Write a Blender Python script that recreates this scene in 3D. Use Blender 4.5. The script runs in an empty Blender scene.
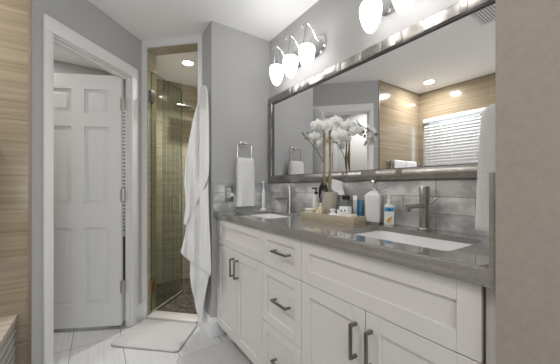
import bpy, bmesh, math, random
from mathutils import Vector, Matrix, noise

random.seed(7)
scene = bpy.context.scene
COL = scene.collection
PI = math.pi

# ------------------------------------------------------------------ camera
F_PX, YAW, EYE = 270.9, 0.5957, 1.16
cam_d = bpy.data.cameras.new('camera')
cam_d.sensor_width = 36.0
cam_d.sensor_fit = 'HORIZONTAL'
cam_d.lens = F_PX / 560.0 * 36.0
cam_d.shift_y = 4.8 / 560.0
cam_d.clip_start = 0.02
cam = bpy.data.objects.new('camera', cam_d)
cam.location = (0, 0, EYE)
cam.rotation_euler = (PI / 2, 0, -YAW)
COL.objects.link(cam)
scene.camera = cam

# ------------------------------------------------------------------ world, exposure, large lights
world = bpy.data.worlds.new('daylight')
scene.world = world
world.use_nodes = True
wbg = world.node_tree.nodes['Background']
wbg.inputs['Color'].default_value = (0.62, 0.78, 1.0, 1)
wbg.inputs['Strength'].default_value = .7
vs = scene.view_settings
vs.view_transform = 'Standard'
vs.look = 'None'
vs.gamma = 1.0
vs.use_curve_mapping = False
vs.exposure = 1.07


def area(name, loc, rot, sx, sy, power, color):
    l = bpy.data.lights.new(name, 'AREA')
    l.shape = 'RECTANGLE'
    l.size, l.size_y = sx, sy
    l.energy = power
    l.color = color
    o = bpy.data.objects.new(name, l)
    o.location = loc
    o.rotation_euler = rot
    COL.objects.link(o)
    return o


# unseen fill light added behind the camera; daylight outside the window over the tub
area('added_rear_fill', (-0.25, -1.95, 1.35), (PI / 2 + .55, 0, 0), 1.3, 1.3, 11.5, (1.0, 0.985, 0.965))
area('daylight_tub_window', (-1.62, 1.3, 1.75), (0, -PI / 2, 0), 1.1, 1.3, 5, (0.95, 0.98, 1.0))
DOWNLIGHT_POWER = 8.0
SHADE_STRENGTH = 2.3
UPLIGHT_POWER = .1

# ------------------------------------------------------------------ helpers
ORG = {}


class MB:
    """collects shapes (world coordinates) and links them as one mesh object"""

    def __init__(self):
        self.bm = bmesh.new()

    def add(self, other, mat=None):
        me = bpy.data.meshes.new('tmp')
        if mat is not None:
            bmesh.ops.transform(other, matrix=mat, verts=other.verts)
        other.to_mesh(me)
        other.free()
        self.bm.from_mesh(me)
        bpy.data.meshes.remove(me)
        return self

    def box(self, lo, hi, bev=0.0, mat=None, seg=2):
        b = bmesh.new()
        bmesh.ops.create_cube(b, size=1.0)
        for v in b.verts:
            v.co = Vector([lo[i] + (v.co[i] + .5) * (hi[i] - lo[i]) for i in range(3)])
        if bev > 0:
            bmesh.ops.bevel(b, geom=b.edges[:], offset=bev, segments=seg, profile=.5, affect='EDGES')
        return self.add(b, mat)

    def prism(self, poly, z0, z1, bev=0.0, mat=None):
        b = bmesh.new()
        lo = [b.verts.new((p[0], p[1], z0)) for p in poly]
        hi = [b.verts.new((p[0], p[1], z1)) for p in poly]
        n = len(poly)
        b.faces.new(lo[::-1])
        b.faces.new(hi)
        for i in range(n):
            b.faces.new((lo[i], lo[(i + 1) % n], hi[(i + 1) % n], hi[i]))
        bmesh.ops.recalc_face_normals(b, faces=b.faces[:])
        if bev > 0:
            bmesh.ops.bevel(b, geom=b.edges[:], offset=bev, segments=2, profile=.5, affect='EDGES')
        return self.add(b, mat)

    def loft(self, loops, cap=True, mat=None):
        b = bmesh.new()
        rows = [[b.verts.new(p) for p in lp] for lp in loops]
        n = len(rows[0])
        for a, c in zip(rows, rows[1:]):
            for i in range(n):
                b.faces.new((a[i], a[(i + 1) % n], c[(i + 1) % n], c[i]))
        if cap:
            b.faces.new(rows[0][::-1])
            b.faces.new(rows[-1])
        bmesh.ops.recalc_face_normals(b, faces=b.faces[:])
        return self.add(b, mat)

    def lathe(self, prof, c, n=24, axis='z', cap=True):
        """prof: (radius, height) pairs from bottom to top around axis through c"""
        loops = []
        for r, h in prof:
            lp = []
            for i in range(n):
                a = 2 * PI * i / n
                u, w = r * math.cos(a), r * math.sin(a)
                p = {'z': (u, w, h), 'x': (h, u, w), 'y': (w, h, u)}[axis]
                lp.append((c[0] + p[0], c[1] + p[1], c[2] + p[2]))
            loops.append(lp)
        return self.loft(loops, cap)

    def tube(self, pts, r, n=10):
        pts = [Vector(p) for p in pts]
        rs = r if isinstance(r, (list, tuple)) else [r] * len(pts)
        loops = []
        up = None
        for i, p in enumerate(pts):
            t = (pts[min(i + 1, len(pts) - 1)] - pts[max(i - 1, 0)]).normalized()
            if up is None:
                up = Vector((0, 0, 1)) if abs(t.z) < .9 else Vector((1, 0, 0))
            s = t.cross(up).normalized()
            up = s.cross(t).normalized()
            loops.append([p + (s * math.cos(2 * PI * k / n) + up * math.sin(2 * PI * k / n)) * rs[i] for k in range(n)])
        return self.loft(loops)

    def sphere(self, c, r, sc=(1, 1, 1), u=16, v=10):
        b = bmesh.new()
        bmesh.ops.create_uvsphere(b, u_segments=u, v_segments=v, radius=r)
        for q in b.verts:
            q.co = Vector((c[0] + q.co.x * sc[0], c[1] + q.co.y * sc[1], c[2] + q.co.z * sc[2]))
        return self.add(b)

    def build(self, name, mat, parent=None, sharp=35, kind=None):
        bm = self.bm
        off = Vector(ORG.get(parent, (0, 0, 0))) if parent else Vector((0, 0, 0))
        for v in bm.verts:
            v.co -= off
        for f in bm.faces:
            f.smooth = True
        for e in bm.edges:
            if len(e.link_faces) == 2 and e.calc_face_angle(0) > math.radians(sharp):
                e.smooth = False
        me = bpy.data.meshes.new(name)
        bm.to_mesh(me)
        bm.free()
        me.materials.append(mat)
        o = bpy.data.objects.new(name, me)
        COL.objects.link(o)
        if parent:
            o.parent = parent
            ORG[o] = tuple(off)
        if kind:
            o['kind'] = kind
        return o


def struct(name, mb, mat):
    return mb.build(name, mat, None, kind='structure')


def thing(name, label, cat, loc, group=None):
    o = bpy.data.objects.new(name, None)
    o.empty_display_size = .05
    COL.objects.link(o)
    o.location = loc
    ORG[o] = tuple(loc)
    o['label'] = label
    o['category'] = cat
    if group:
        o['group'] = group
    return o


def tag(o, label, cat, group=None):
    o['label'] = label
    o['category'] = cat
    if group:
        o['group'] = group
    return o


def recenter(o):
    """puts a one-mesh thing's origin at its base"""
    me = o.data
    xs = [v.co for v in me.vertices]
    lo = Vector([min(c[i] for c in xs) for i in range(3)])
    hi = Vector([max(c[i] for c in xs) for i in range(3)])
    c = Vector(((lo.x + hi.x) / 2, (lo.y + hi.y) / 2, lo.z))
    me.transform(Matrix.Translation(-c))
    o.location = c
    return o


def copy_tree(o, parent=None):
    c = o.copy()
    COL.objects.link(c)
    if parent is not None:
        c.parent = parent
    for ch in list(o.children):
        copy_tree(ch, c)
    return c


# ------------------------------------------------------------------ materials
def mk(name, color, rough=.5, metal=0.0, **kw):
    m = bpy.data.materials.new(name)
    m.use_nodes = True
    b = m.node_tree.nodes['Principled BSDF']
    b.inputs['Base Color'].default_value = (*color, 1)
    b.inputs['Roughness'].default_value = rough
    b.inputs['Metallic'].default_value = metal
    for k, v in kw.items():
        b.inputs[k].default_value = v
    return m


def nodes(m):
    return m.node_tree.nodes, m.node_tree.links, m.node_tree.nodes['Principled BSDF']


def noise_tint(m, c1, c2, scale=(1, 1, 1), detail=4, nscale=1.0, lo=.3, hi=.7, bump=0.0, dist=.002):
    N, L, b = nodes(m)
    tc = N.new('ShaderNodeTexCoord')
    mp = N.new('ShaderNodeMapping')
    mp.inputs['Scale'].default_value = scale
    nz = N.new('ShaderNodeTexNoise')
    nz.inputs['Scale'].default_value = nscale
    nz.inputs['Detail'].default_value = detail
    cr = N.new('ShaderNodeValToRGB')
    cr.color_ramp.elements[0].position = lo
    cr.color_ramp.elements[1].position = hi
    cr.color_ramp.elements[0].color = (*c1, 1)
    cr.color_ramp.elements[1].color = (*c2, 1)
    L.new(tc.outputs['Object'], mp.inputs['Vector'])
    L.new(mp.outputs['Vector'], nz.inputs['Vector'])
    L.new(nz.outputs['Fac'], cr.inputs['Fac'])
    L.new(cr.outputs['Color'], b.inputs['Base Color'])
    if bump:
        bp = N.new('ShaderNodeBump')
        bp.inputs['Strength'].default_value = bump
        bp.inputs['Distance'].default_value = dist
        L.new(nz.outputs['Fac'], bp.inputs['Height'])
        L.new(bp.outputs['Normal'], b.inputs['Normal'])
    return m, cr


def bricks(m, src_col, axes, w, h, mortar, grout, offset=.5, shift=(0, 0), var=0.0):
    """lays grout lines (and optional per-tile tint) over the colour src_col"""
    N, L, b = nodes(m)
    tc = N.new('ShaderNodeTexCoord')
    sp = N.new('ShaderNodeSeparateXYZ')
    cb = N.new('ShaderNodeCombineXYZ')
    L.new(tc.outputs['Object'], sp.inputs[0])
    for k in range(2):
        ad = N.new('ShaderNodeMath')
        ad.operation = 'ADD'
        ad.inputs[1].default_value = shift[k]
        L.new(sp.outputs['XYZ'.index(axes[k])], ad.inputs[0])
        L.new(ad.outputs[0], cb.inputs[k])
    br = N.new('ShaderNodeTexBrick')
    br.offset = offset
    br.inputs['Scale'].default_value = 1
    br.inputs['Mortar Size'].default_value = mortar
    br.inputs['Mortar Smooth'].default_value = .2
    br.inputs['Brick Width'].default_value = w
    br.inputs['Row Height'].default_value = h
    br.inputs['Color1'].default_value = (1 - var, 1 - var, 1 - var, 1)
    br.inputs['Color2'].default_value = (1 + var, 1 + var, 1 + var, 1)
    L.new(cb.outputs[0], br.inputs['Vector'])
    mu = N.new('ShaderNodeMix')
    mu.data_type = 'RGBA'
    mu.blend_type = 'MULTIPLY'
    mu.inputs['Factor'].default_value = 1
    L.new(src_col, mu.inputs['A'])
    L.new(br.outputs['Color'], mu.inputs['B'])
    mx = N.new('ShaderNodeMix')
    mx.data_type = 'RGBA'
    L.new(br.outputs['Fac'], mx.inputs['Factor'])
    L.new(mu.outputs['Result'], mx.inputs['A'])
    mx.inputs['B'].default_value = (*grout, 1)
    L.new(mx.outputs['Result'], b.inputs['Base Color'])
    return m


M = {}
M['paint'] = mk('grey_wall_paint', (.455, .453, .45), .75)
M['paint_warm_lit'] = mk('grey_paint_warm_lit', (.40, .35, .31), .8)  # grey wall; the warm light falling on it is put into the colour
noise_tint(M['paint_warm_lit'], (.30, .266, .23), (.335, .297, .256), (1, 1, 1), 6, 60, .3, .7, .15, .001)
M['ceiling'] = mk('ceiling_paint', (.91, .91, .915), .8)
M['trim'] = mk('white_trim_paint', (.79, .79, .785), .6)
M['door'] = mk('white_door_paint', (.74, .745, .735), .4)
M['cab'] = mk('cabinet_paint', (.66, .64, .61), .4)
M['cab_in'] = mk('cabinet_gap', (.16, .15, .14), .7)
M['nickel'] = mk('brushed_nickel', (.50, .49, .47), .28, 1.0)
M['chrome'] = mk('chrome', (.7, .7, .7), .12, 1.0)
M['pull'] = mk('dark_nickel_pull', (.24, .23, .215), .35, 1.0)
M['hinge'] = mk('satin_hinge', (.55, .53, .50), .35, 1.0)
M['brass'] = mk('brass_clamp', (.50, .36, .20), .3, 1.0)
M['porcelain'] = mk('white_porcelain', (.86, .86, .86), .12)
M['terry'] = mk('white_terry', (.82, .82, .81), .95)
noise_tint(M['terry'], (.72, .72, .71), (.79, .79, .78), (1, 1, 1), 3, 260, .3, .7, .6, .004)
M['mat'] = mk('bath_mat_pile', (.80, .79, .77), 1.0)
noise_tint(M['mat'], (.46, .45, .44), (.57, .56, .545), (1, 1, 1), 5, 120, .3, .7, 1.0, .01)
M['dark'] = mk('black_plastic', (.012, .012, .012), .4)
M['lip'] = mk('dark_frame_lip', (.06, .06, .06), .4)
M['white_pl'] = mk('white_plastic', (.82, .82, .82), .35)
M['mirror'] = mk('mirror_silver', (.90, .90, .90), .0, 1.0)
M['counter'] = mk('grey_quartz', (.25, .245, .235), .09, 0, IOR=1.6, **{'Coat Weight': .7, 'Coat Roughness': .07, 'Coat IOR': 1.6})
noise_tint(M['counter'], (.20, .188, .172), (.25, .237, .22), (1, 1, 1), 8, 110, .3, .7)

# frame of shiny metal blocks, each block its own tone
fm = mk('frame_metal', (.45, .43, .42), .33, 1.0)
N, L, b = nodes(fm)
ge = N.new('ShaderNodeNewGeometry')
cr = N.new('ShaderNodeValToRGB')
cr.color_ramp.elements[0].color = (.33, .315, .30, 1)
cr.color_ramp.elements[1].color = (.40, .382, .365, 1)
L.new(ge.outputs['Random Per Island'], cr.inputs['Fac'])
L.new(cr.outputs['Color'], b.inputs['Base Color'])
M['frame'] = fm


def travertine(name, axes, c1, c2, rough=.12, w=.61, h=.305, grout=None, off=.5, shift=(0, 0)):
    m = mk(name, c1, rough)
    sc = [2.2, 2.2, 2.2]
    sc['XYZ'.index(axes[1])] = 70.0
    m, cr = noise_tint(m, c1, c2, tuple(sc), 6, 1.0, .28, .72)
    bricks(m, cr.outputs['Color'], axes, w, h, .0018, grout or tuple(.9 * c for c in c1), off, shift, .05)
    return m


T1, T2 = (.235, .186, .125), (.345, .285, .197)
M['tile_x'] = travertine('beige_linear_tile_across', 'XZ', T1, T2)
M['tile_y'] = travertine('beige_linear_tile_along', 'YZ', T1, T2)
S1, S2 = (.34, .30, .22), (.50, .45, .345)
M['shower_x'] = travertine('shower_tile_across', 'XZ', S1, S2, .07, .61, .305, (.30, .27, .2))
M['shower_y'] = travertine('shower_tile_along', 'YZ', S1, S2, .07, .61, .305, (.30, .27, .2))
M['accent'] = mk('accent_mosaic', (.22, .2, .15), .2)
m, cr = noise_tint(M['accent'], (.20, .185, .14), (.30, .275, .215), (3, 3, 30), 4, 1.0)
bricks(M['accent'], cr.outputs['Color'], 'ZX', .30, .05, .002, (.48, .45, .37), .5, (0, 0), .12)
fl = mk('floor_tile', (.55, .55, .55), .3)
fl, cr = noise_tint(fl, (.46, .46, .465), (.55, .55, .55), (55, 1.6, 1), 6, 1.0, .25, .75)
bricks(fl, cr.outputs['Color'], 'YX', .61, .311, .0026, (.16, .16, .16), 0, (.0, .151), .03)
M['floor'] = fl


def splash(name, axes, shift):
    m = mk(name, (.4, .4, .4), .25)
    m, cr = noise_tint(m, (.42, .425, .43), (.78, .775, .77), (5, 5, 9), 9, 1.0, .42, .58)
    cr.color_ramp.elements.new(.5).color = (.55, .55, .55, 1)
    bricks(m, cr.outputs['Color'], axes, .305, .074, .0016, (.30, .30, .30), .5, shift, .16)
    return m


M['splash_y'] = splash('grey_marble_tile_along', 'YZ', (0, -.968 + .074))
M['splash_x'] = splash('grey_marble_tile_across', 'XZ', (.05, -.968 + .074))
ap = mk('tub_apron_tile', (.33, .32, .31), .25)
ap, cr = noise_tint(ap, (.27, .265, .255), (.38, .37, .36), (5, 5, 12), 6, 1.0)
bricks(ap, cr.outputs['Color'], 'YZ', .9, .045, .004, (.62, .62, .6), .5, (0, .02), .08)
M['apron'] = ap
M['deck'] = mk('tub_deck_stone', (.5, .42, .33), .25)
noise_tint(M['deck'], (.46, .385, .30), (.58, .50, .40), (2, 30, 2), 5, 1.0)
pb = mk('dark_pebble', (.1, .09, .08), .4)
N, L, b = nodes(pb)
tc = N.new('ShaderNodeTexCoord')
vo = N.new('ShaderNodeTexVoronoi')
vo.inputs['Scale'].default_value = 38
cr = N.new('ShaderNodeValToRGB')
cr.color_ramp.elements[0].color = (.03, .025, .02, 1)
cr.color_ramp.elements[1].color = (.17, .145, .12, 1)
L.new(tc.outputs['Object'], vo.inputs['Vector'])
L.new(vo.outputs['Color'], cr.inputs['Fac'])
L.new(cr.outputs['Color'], b.inputs['Base Color'])
bp = N.new('ShaderNodeBump')
bp.inputs['Distance'].default_value = .01
L.new(vo.outputs['Distance'], bp.inputs['Height'])
bp.invert = True
L.new(bp.outputs['Normal'], b.inputs['Normal'])
M['pebble'] = pb
M['curb'] = mk('curb_marble', (.66, .64, .61), .25)


def glass(name, tint, gloss=.06):
    m = bpy.data.materials.new(name)
    m.use_nodes = True
    nt = m.node_tree
    nt.nodes.clear()
    out = nt.nodes.new('ShaderNodeOutputMaterial')
    tr = nt.nodes.new('ShaderNodeBsdfTransparent')
    tr.inputs['Color'].default_value = (*tint, 1)
    gl = nt.nodes.new('ShaderNodeBsdfGlossy')
    gl.inputs['Roughness'].default_value = .02
    lw = nt.nodes.new('ShaderNodeLayerWeight')
    lw.inputs['Blend'].default_value = .5
    pw = nt.nodes.new('ShaderNodeMath')
    pw.operation = 'POWER'
    pw.inputs[1].default_value = 4.0
    nt.links.new(lw.outputs['Facing'], pw.inputs[0])
    fr = nt.nodes.new('ShaderNodeMath')
    fr.operation = 'MULTIPLY_ADD'
    fr.inputs[1].default_value = .5
    fr.inputs[2].default_value = gloss * .5
    nt.links.new(pw.outputs[0], fr.inputs[0])
    mx = nt.nodes.new('ShaderNodeMixShader')
    nt.links.new(fr.outputs[0], mx.inputs[0])
    nt.links.new(tr.outputs[0], mx.inputs[1])
    nt.links.new(gl.outputs[0], mx.inputs[2])
    nt.links.new(mx.outputs[0], out.inputs[0])
    return m


M['glass'] = glass('green_tinted_glass', (.93, .95, .90))
M['clear'] = glass('clear_acrylic', (.90, .92, .93))
M['pane'] = glass('window_pane_glass', (.96, .98, .99))
M['edge'] = glass('green_glass_edge', (.62, .74, .66))


def emit(name, col, s, base=(.8, .8, .8)):
    m = mk(name, base, .3)
    b = m.node_tree.nodes['Principled BSDF']
    b.inputs['Emission Color'].default_value = (*col, 1)
    b.inputs['Emission Strength'].default_value = s
    return m


M['shade'] = emit('lit_frosted_glass', (1.0, .98, .965), SHADE_STRENGTH)
M['lens'] = emit('lit_downlight_lens', (1.0, .95, .88), 14.0)
bl = bpy.data.materials.new('blind_slat')
bl.use_nodes = True
N, L = bl.node_tree.nodes, bl.node_tree.links
b = N['Principled BSDF']
b.inputs['Base Color'].default_value = (.70, .68, .66, 1)
b.inputs['Roughness'].default_value = .5
tl = N.new('ShaderNodeBsdfTranslucent')
tl.inputs['Color'].default_value = (.80, .74, .66, 1)
mx = N.new('ShaderNodeMixShader')
mx.inputs[0].default_value = .12
L.new(b.outputs[0], mx.inputs[1])
L.new(tl.outputs[0], mx.inputs[2])
L.new(mx.outputs[0], N['Material Output'].inputs[0])
M['blind'] = bl
M['tray'] = mk('taupe_tray', (.42, .36, .265), .4)
M['pot'] = mk('greige_pot', (.50, .465, .39), .5)
M['leaf'] = mk('dark_orchid_leaf', (.012, .016, .012), .35)
M['stem'] = mk('orchid_stake', (.36, .27, .12), .55)
M['stem_g'] = mk('orchid_stem', (.13, .15, .06), .5)
M['petal'] = mk('orchid_petal', (.86, .87, .85), .5)
M['lipfl'] = mk('orchid_lip', (.80, .74, .50), .5)
M['bud'] = mk('orchid_bud', (.20, .22, .13), .5)
M['tissue'] = mk('tissue_paper', (.85, .85, .86), .8)
M['cream'] = mk('cream_soap', (.80, .74, .62), .5)
M['pink'] = mk('pale_pink_soap', (.80, .68, .62), .5)
M['gold'] = mk('pale_gold_liquid', (.72, .62, .36), .2)
M['ceramic'] = mk('white_ceramic', (.80, .80, .80), .2)
M['blue'] = mk('blue_label', (.06, .34, .62), .4)
M['navy'] = mk('navy_emblem', (.03, .06, .22), .4)
M['amber'] = mk('amber_drawing', (.85, .52, .12), .4)
M['paper'] = mk('white_label', (.84, .85, .85), .4)
M['grey'] = mk('grey_plastic', (.32, .32, .33), .4)
M['plate'] = mk('steel_outlet_plate', (.34, .335, .33), .4, .8)

# ------------------------------------------------------------------ plan
fw = Vector((math.sin(YAW), math.cos(YAW), 0))     # level view axis and its right-hand side
rt = Vector((math.cos(YAW), -math.sin(YAW), 0))
CEIL = 2.44
R2 = math.sqrt(.5)
XW = 1.264            # mirror wall
YT = 2.025            # towel ring wall
XS = .735             # short wall beside the shower
SC = (.735, 2.2526)   # where the short wall meets the shower wall
C0 = (.331, 2.6566)   # where the shower wall meets the door wall
YB = 3.48             # back of the shower
Y1, X2 = 2.02, -1.19  # tiled tub walls
XE = -.302            # end of tile on the door wall
YS = .2330            # stub wall side
XN = .745             # stub wall face


def D(s, o):          # door wall: s along it towards the camera, o into the next room
    return (C0[0] - R2 * s - R2 * o, C0[1] - R2 * s + R2 * o)


def S(r, o):          # shower wall: r from the door wall towards the short wall, o into the shower
    return (C0[0] + R2 * r + R2 * o, C0[1] - R2 * r + R2 * o)


def rect(fn, a0, a1, o0, o1):
    return [fn(a0, o0), fn(a1, o0), fn(a1, o1), fn(a0, o1)]


# ------------------------------------------------------------------ structure
struct('floor', MB().box((-1.4, -1.85, -.12), (1.4, 3.75, 0)), M['floor'])
struct('ceiling', MB().box((-1.4, -1.85, CEIL), (1.4, 3.75, CEIL + .12)), M['ceiling'])
struct('wall_right', MB().box((XW, -1.85, 0), (XW + .12, 3.6, CEIL)), M['paint'])
struct('wall_far', MB().prism([(XS, YT), (XW, YT), (XW, YT + .12), (XS + .12, YT + .12)], 0, CEIL), M['paint'])
struct('wall_alcove', MB().prism([(XS, YT), (XS + .12, YT + .12), (XS + .12, 2.30), (XS + .085, SC[1] + .085), SC], 0, CEIL), M['paint'])
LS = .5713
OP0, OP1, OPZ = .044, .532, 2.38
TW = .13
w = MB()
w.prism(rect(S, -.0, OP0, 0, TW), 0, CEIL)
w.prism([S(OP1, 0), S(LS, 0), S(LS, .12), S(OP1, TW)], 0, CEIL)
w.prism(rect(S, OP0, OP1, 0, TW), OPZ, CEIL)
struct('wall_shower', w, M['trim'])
w = MB()
w.prism(rect(S, OP0, OP0 + .008, .012, TW), .0, OPZ - .008)
w.prism(rect(S, OP1 - .008, OP1, .012, TW), .0, OPZ - .008)
w.prism(rect(S, OP0, OP1, .012, TW), OPZ - .008, OPZ)
struct('trim_1', w, M['shower_x'])
# inside of the shower
struct('wall_shower_back', MB().box((.30, YB, 0), (XW, YB + .1, CEIL)), M['shower_x'])
struct('trim_2', MB().box((.655, YB - .006, 0), (.875, YB, CEIL)), M['accent'])
struct('wall_shower_left', MB().box((.30, 2.82, 0), (.40, YB, CEIL)), M['shower_y'])
w = MB()
w.box((XW - .006, YT + .12, 0), (XW, YB, CEIL))
struct('trim_3', w, M['shower_y'])
struct('shower_floor', MB().prism([S(OP0, TW), S(OP1, TW), (XS + .12, YT + .13), (XW - .006, YT + .13), (XW - .006, YB - .006), (.401, YB - .006), (.401, 2.83)], 0.0005, .012), M['pebble'])
struct('trim_4', MB().prism(rect(S, OP0 + .008, OP1 - .008, -.010, TW - .02), 0, .03, .005), M['curb'])

# door wall with its opening
DO0, DO1, DOZ = .128, .790, 2.08
DT = .09
w = MB()
w.prism([D(0, 0), D(DO0, 0), D(DO0, .040), D(.06, .040), D(.06, DT), D(0, DT)], 0, CEIL)
w.prism([D(DO1, 0), D(.8953, 0), D(.8953, .0), (XE - .12, Y1 + .12), D(DO1, DT)], 0, CEIL)
w.prism(rect(D, DO0, DO1, 0, DT), DOZ, CEIL)
struct('wall_door', w, M['paint'])
w = MB()
CW = .065
w.prism(rect(D, DO0 - CW, DO0 + .008, -.018, 0), 0, DOZ - .006, .004)
w.prism(rect(D, DO1 - .008, DO1 + .043, -.018, 0), 0, DOZ - .006, .004)
w.prism(rect(D, DO0 - CW, DO1 + .043, -.018, 0), DOZ - .006, DOZ + .082, .004)
struct('trim_5', w, M['trim'])
w = MB()
w.prism(rect(D, DO0, DO0 + .014, 0, .040), 0, DOZ)
w.prism(rect(D, DO1 - .014, DO1, 0, DT), 0, DOZ)
w.prism(rect(D, DO0, DO1, 0, DT), DOZ - .014, DOZ)
w.prism(rect(D, DO1 - .026, DO1 - .014, .03, .06), 0, DOZ - .014)
w.prism(rect(D, DO0 + .014, DO1 - .014, .03, .06), DOZ - .026, DOZ - .014)
struct('trim_6', w, M['trim'])

# tub walls
struct('wall_tub_end', MB().prism([(X2, Y1), (XE, Y1), (XE - .12, Y1 + .12), (X2, Y1 + .12)], 0, CEIL), M['tile_x'])
struct('trim_7', MB().box((XE - .010, Y1 - .006, 0), (XE + .004, Y1 + .001, CEIL)), mk('tile_edge_strip', (.22, .17, .12), .4))
WY0, WY1, WZ0, WZ1 = .66, 1.964, 1.08, 2.065
w = MB()
w.box((X2 - .14, -1.85, 0), (X2, WY0, CEIL))
w.box((X2 - .14, WY1, 0), (X2, Y1 + .12, CEIL))
w.box((X2 - .14, WY0, 0), (X2, WY1, WZ0))
w.box((X2 - .14, WY0, WZ1), (X2, WY1, CEIL))
struct('wall_left', w, M['tile_y'])
wf = MB()
xo = X2 - .12
for a, c in (((xo, WY0, WZ0), (xo + .04, WY0 + .04, WZ1)), ((xo, WY1 - .04, WZ0), (xo + .04, WY1, WZ1)),
             ((xo, WY0, WZ0), (xo + .04, WY1, WZ0 + .04)), ((xo, WY0, WZ1 - .04), (xo + .04, WY1, WZ1)),
             ((xo + .005, (WY0 + WY1) / 2 - .02, WZ0), (xo + .035, (WY0 + WY1) / 2 + .02, WZ1))):
    wf.box(a, c)
win = struct('window_1', wf, M['trim'])
MB().box((xo + .016, WY0 + .03, WZ0 + .03), (xo + .022, WY1 - .03, WZ1 - .03)).build('window_pane', M['pane'], win)

# the end wall at the right and the side of the room behind the camera
struct('wall_near', MB().box((XN, -1.85, 0), (XW, YS, CEIL)), M['paint_warm_lit'])
w = MB()
w.box((X2, -1.85, 0), (-.9, -1.73, CEIL))
w.box((.4, -1.85, 0), (XN, -1.73, CEIL))
w.box((-.9, -1.85, 0), (.4, -1.73, .7))
w.box((-.9, -1.85, 2.2), (.4, -1.73, CEIL))
struct('wall_behind', w, M['paint'])  # opening here is added to let the rear fill light in
# the next room behind the open door
struct('wall_closet_back', MB().box((X2 - .12, 3.545, 0), (.40, 3.66, CEIL)), M['paint'])
struct('wall_closet_left', MB().box((X2 - .14, Y1 + .12, 0), (X2, 3.545, CEIL)), M['paint'])

# baseboards
w = MB()
w.box((XS - .013, YT - .013, 0), (.842, YT, .125), .003)
w.box((XS - .009, YT - .009, .12), (.842, YT, .148), .003)
struct('baseboard_far', w, M['trim'])
w = MB()
w.prism([(XS - .013, YT), (XS, YT), (SC[0], SC[1]), (SC[0] - .013, SC[1] - .004)], 0, .125)
w.prism([(XS - .009, YT), (XS, YT), (SC[0], SC[1]), (SC[0] - .009, SC[1] - .004)], .125, .148)
struct('baseboard_alcove', w, M['trim'])
w = MB()
w.prism(rect(D, .0, DO0 - CW - .001, -.013, 0), 0, .145)
struct('baseboard_door', w, M['trim'])

# backsplash tile
struct('trim_8', MB().box((XW - .012, YS + .014, .968), (XW, YT - .012, 1.192)), M['splash_y'])
struct('trim_9', MB().box((XS + .012, YT - .012, .968), (XW - .0, YT, 1.192)), M['splash_x'])
struct('trim_10', MB().box((.749, YS, .968), (XW - .012, YS + .0135, 1.193)), M['counter'])

# ------------------------------------------------------------------ door leaf
ang = math.atan2(.461, -.887)
HP = Vector((.166, 2.557, 0))
door = MB()
LW, LH, LT = .655, 2.034, .035


def DL(u, t, z):      # u from the hinge edge, t thickness away from the viewer, z up
    ux, uy = math.cos(ang), math.sin(ang)
    return (HP.x + ux * u - uy * -t * -1, HP.y + uy * u + ux * -t, z)


mat_d = Matrix.Translation(HP) @ Matrix.Rotation(ang, 4, 'Z')
# local frame: x along leaf, y negative = far side
door.box((0, -LT + .012, .03), (LW, -.012, .03 + LH), 0, mat_d)
us = (0, .097, .28, .374, .557, LW)
rows = ((.03, .217), (.828, 1.02), (1.645, 1.754), (1.947, .03 + LH))
pan = []
for side in (-.012, -LT):
    for a, c in ((us[0], us[1]), (us[2], us[3]), (us[4], us[5])):
        door.box((a, side, .03), (c, side + .012, .03 + LH), 0, mat_d)
    for z0, z1 in rows:
        for a, c in ((us[1], us[2]), (us[3], us[4])):
            door.box((a, side, z0), (c, side + .012, z1), 0, mat_d)
dleaf = struct('door_1', door, M['door'])
for (z0, z1) in ((.217, .828), (1.02, 1.645), (1.754, 1.947)):
    for a, c in ((us[1], us[2]), (us[3], us[4])):
        p = MB()
        for side, sg in ((-.012, 1), (-LT + .012, -1)):
            lps = []
            for e, h in ((.003, 0), (.011, .0005), (.036, .0095), (.040, .0095)):
                lps.append([(a + e, side + sg * h, z0 + e), (c - e, side + sg * h, z0 + e), (c - e, side + sg * h, z1 - e), (a + e, side + sg * h, z1 - e)])
            p.loft(lps, True, mat_d)
        p.build('raised_panel', M['door'], dleaf)
for z in (.343, 1.09, 1.837):
    h = MB()
    h.box((-.004, -LT, z - .05), (.0, -.001, z + .05), 0, mat_d)
    kp = mat_d @ Vector((-.014, -.006, 0))
    h.lathe([(.008, z - .052), (.008, z + .052)], (kp.x, kp.y, 0), 10)
    h.box((-.030, -.012, z - .05), (-.014, -.006, z + .05), 0, mat_d)
    h.box((-.014, -.006, z - .05), (.006, .002, z + .05), 0, mat_d)
    h.build('hinge', M['hinge'], dleaf)

# white louvred panel standing at the far wall, seen through the hinge gap
t = thing('louvred_panel', 'white louvred panel seen through the gap beside the open door', 'shutter', (.20, 3.53, 0))
p = MB()
p.box((.10, 3.515, .0), (.125, 3.54, 2.1))
p.box((.27, 3.515, .0), (.295, 3.54, 2.1))
p.box((.125, 3.515, 2.06), (.27, 3.54, 2.1))
p.box((.125, 3.515, .60), (.27, 3.54, .66))
p.build('panel_frame', M['trim'], t)
p = MB()
for i in range(34):
    z = .68 + i * .04
    p.loft([[(.125, 3.515, z), (.27, 3.515, z), (.27, 3.521, z), (.125, 3.521, z)],
            [(.125, 3.530, z + .026), (.27, 3.530, z + .026), (.27, 3.536, z + .026), (.125, 3.536, z + .026)]])
p.build('louvres', M['trim'], t)
MB().box((.125, 3.52, .02), (.27, 3.535, .60)).build('lower_board', mk('dark_brown_board', (.10, .075, .055), .6), t)

# ------------------------------------------------------------------ glass shower door (open inwards)
gp = S(OP0 + .012, .037)
gl_t = thing('glass_shower_door', 'frameless glass shower door swung open into the beige tiled shower', 'shower door', (gp[0], gp[1], .03))


def G(o, r):
    return S(OP0 + .012 + r, .037 + o)


def gpoly(o0, o1, r0, r1):
    return [G(o0, r0), G(o1, r0), G(o1, r1), G(o0, r1)]


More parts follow.
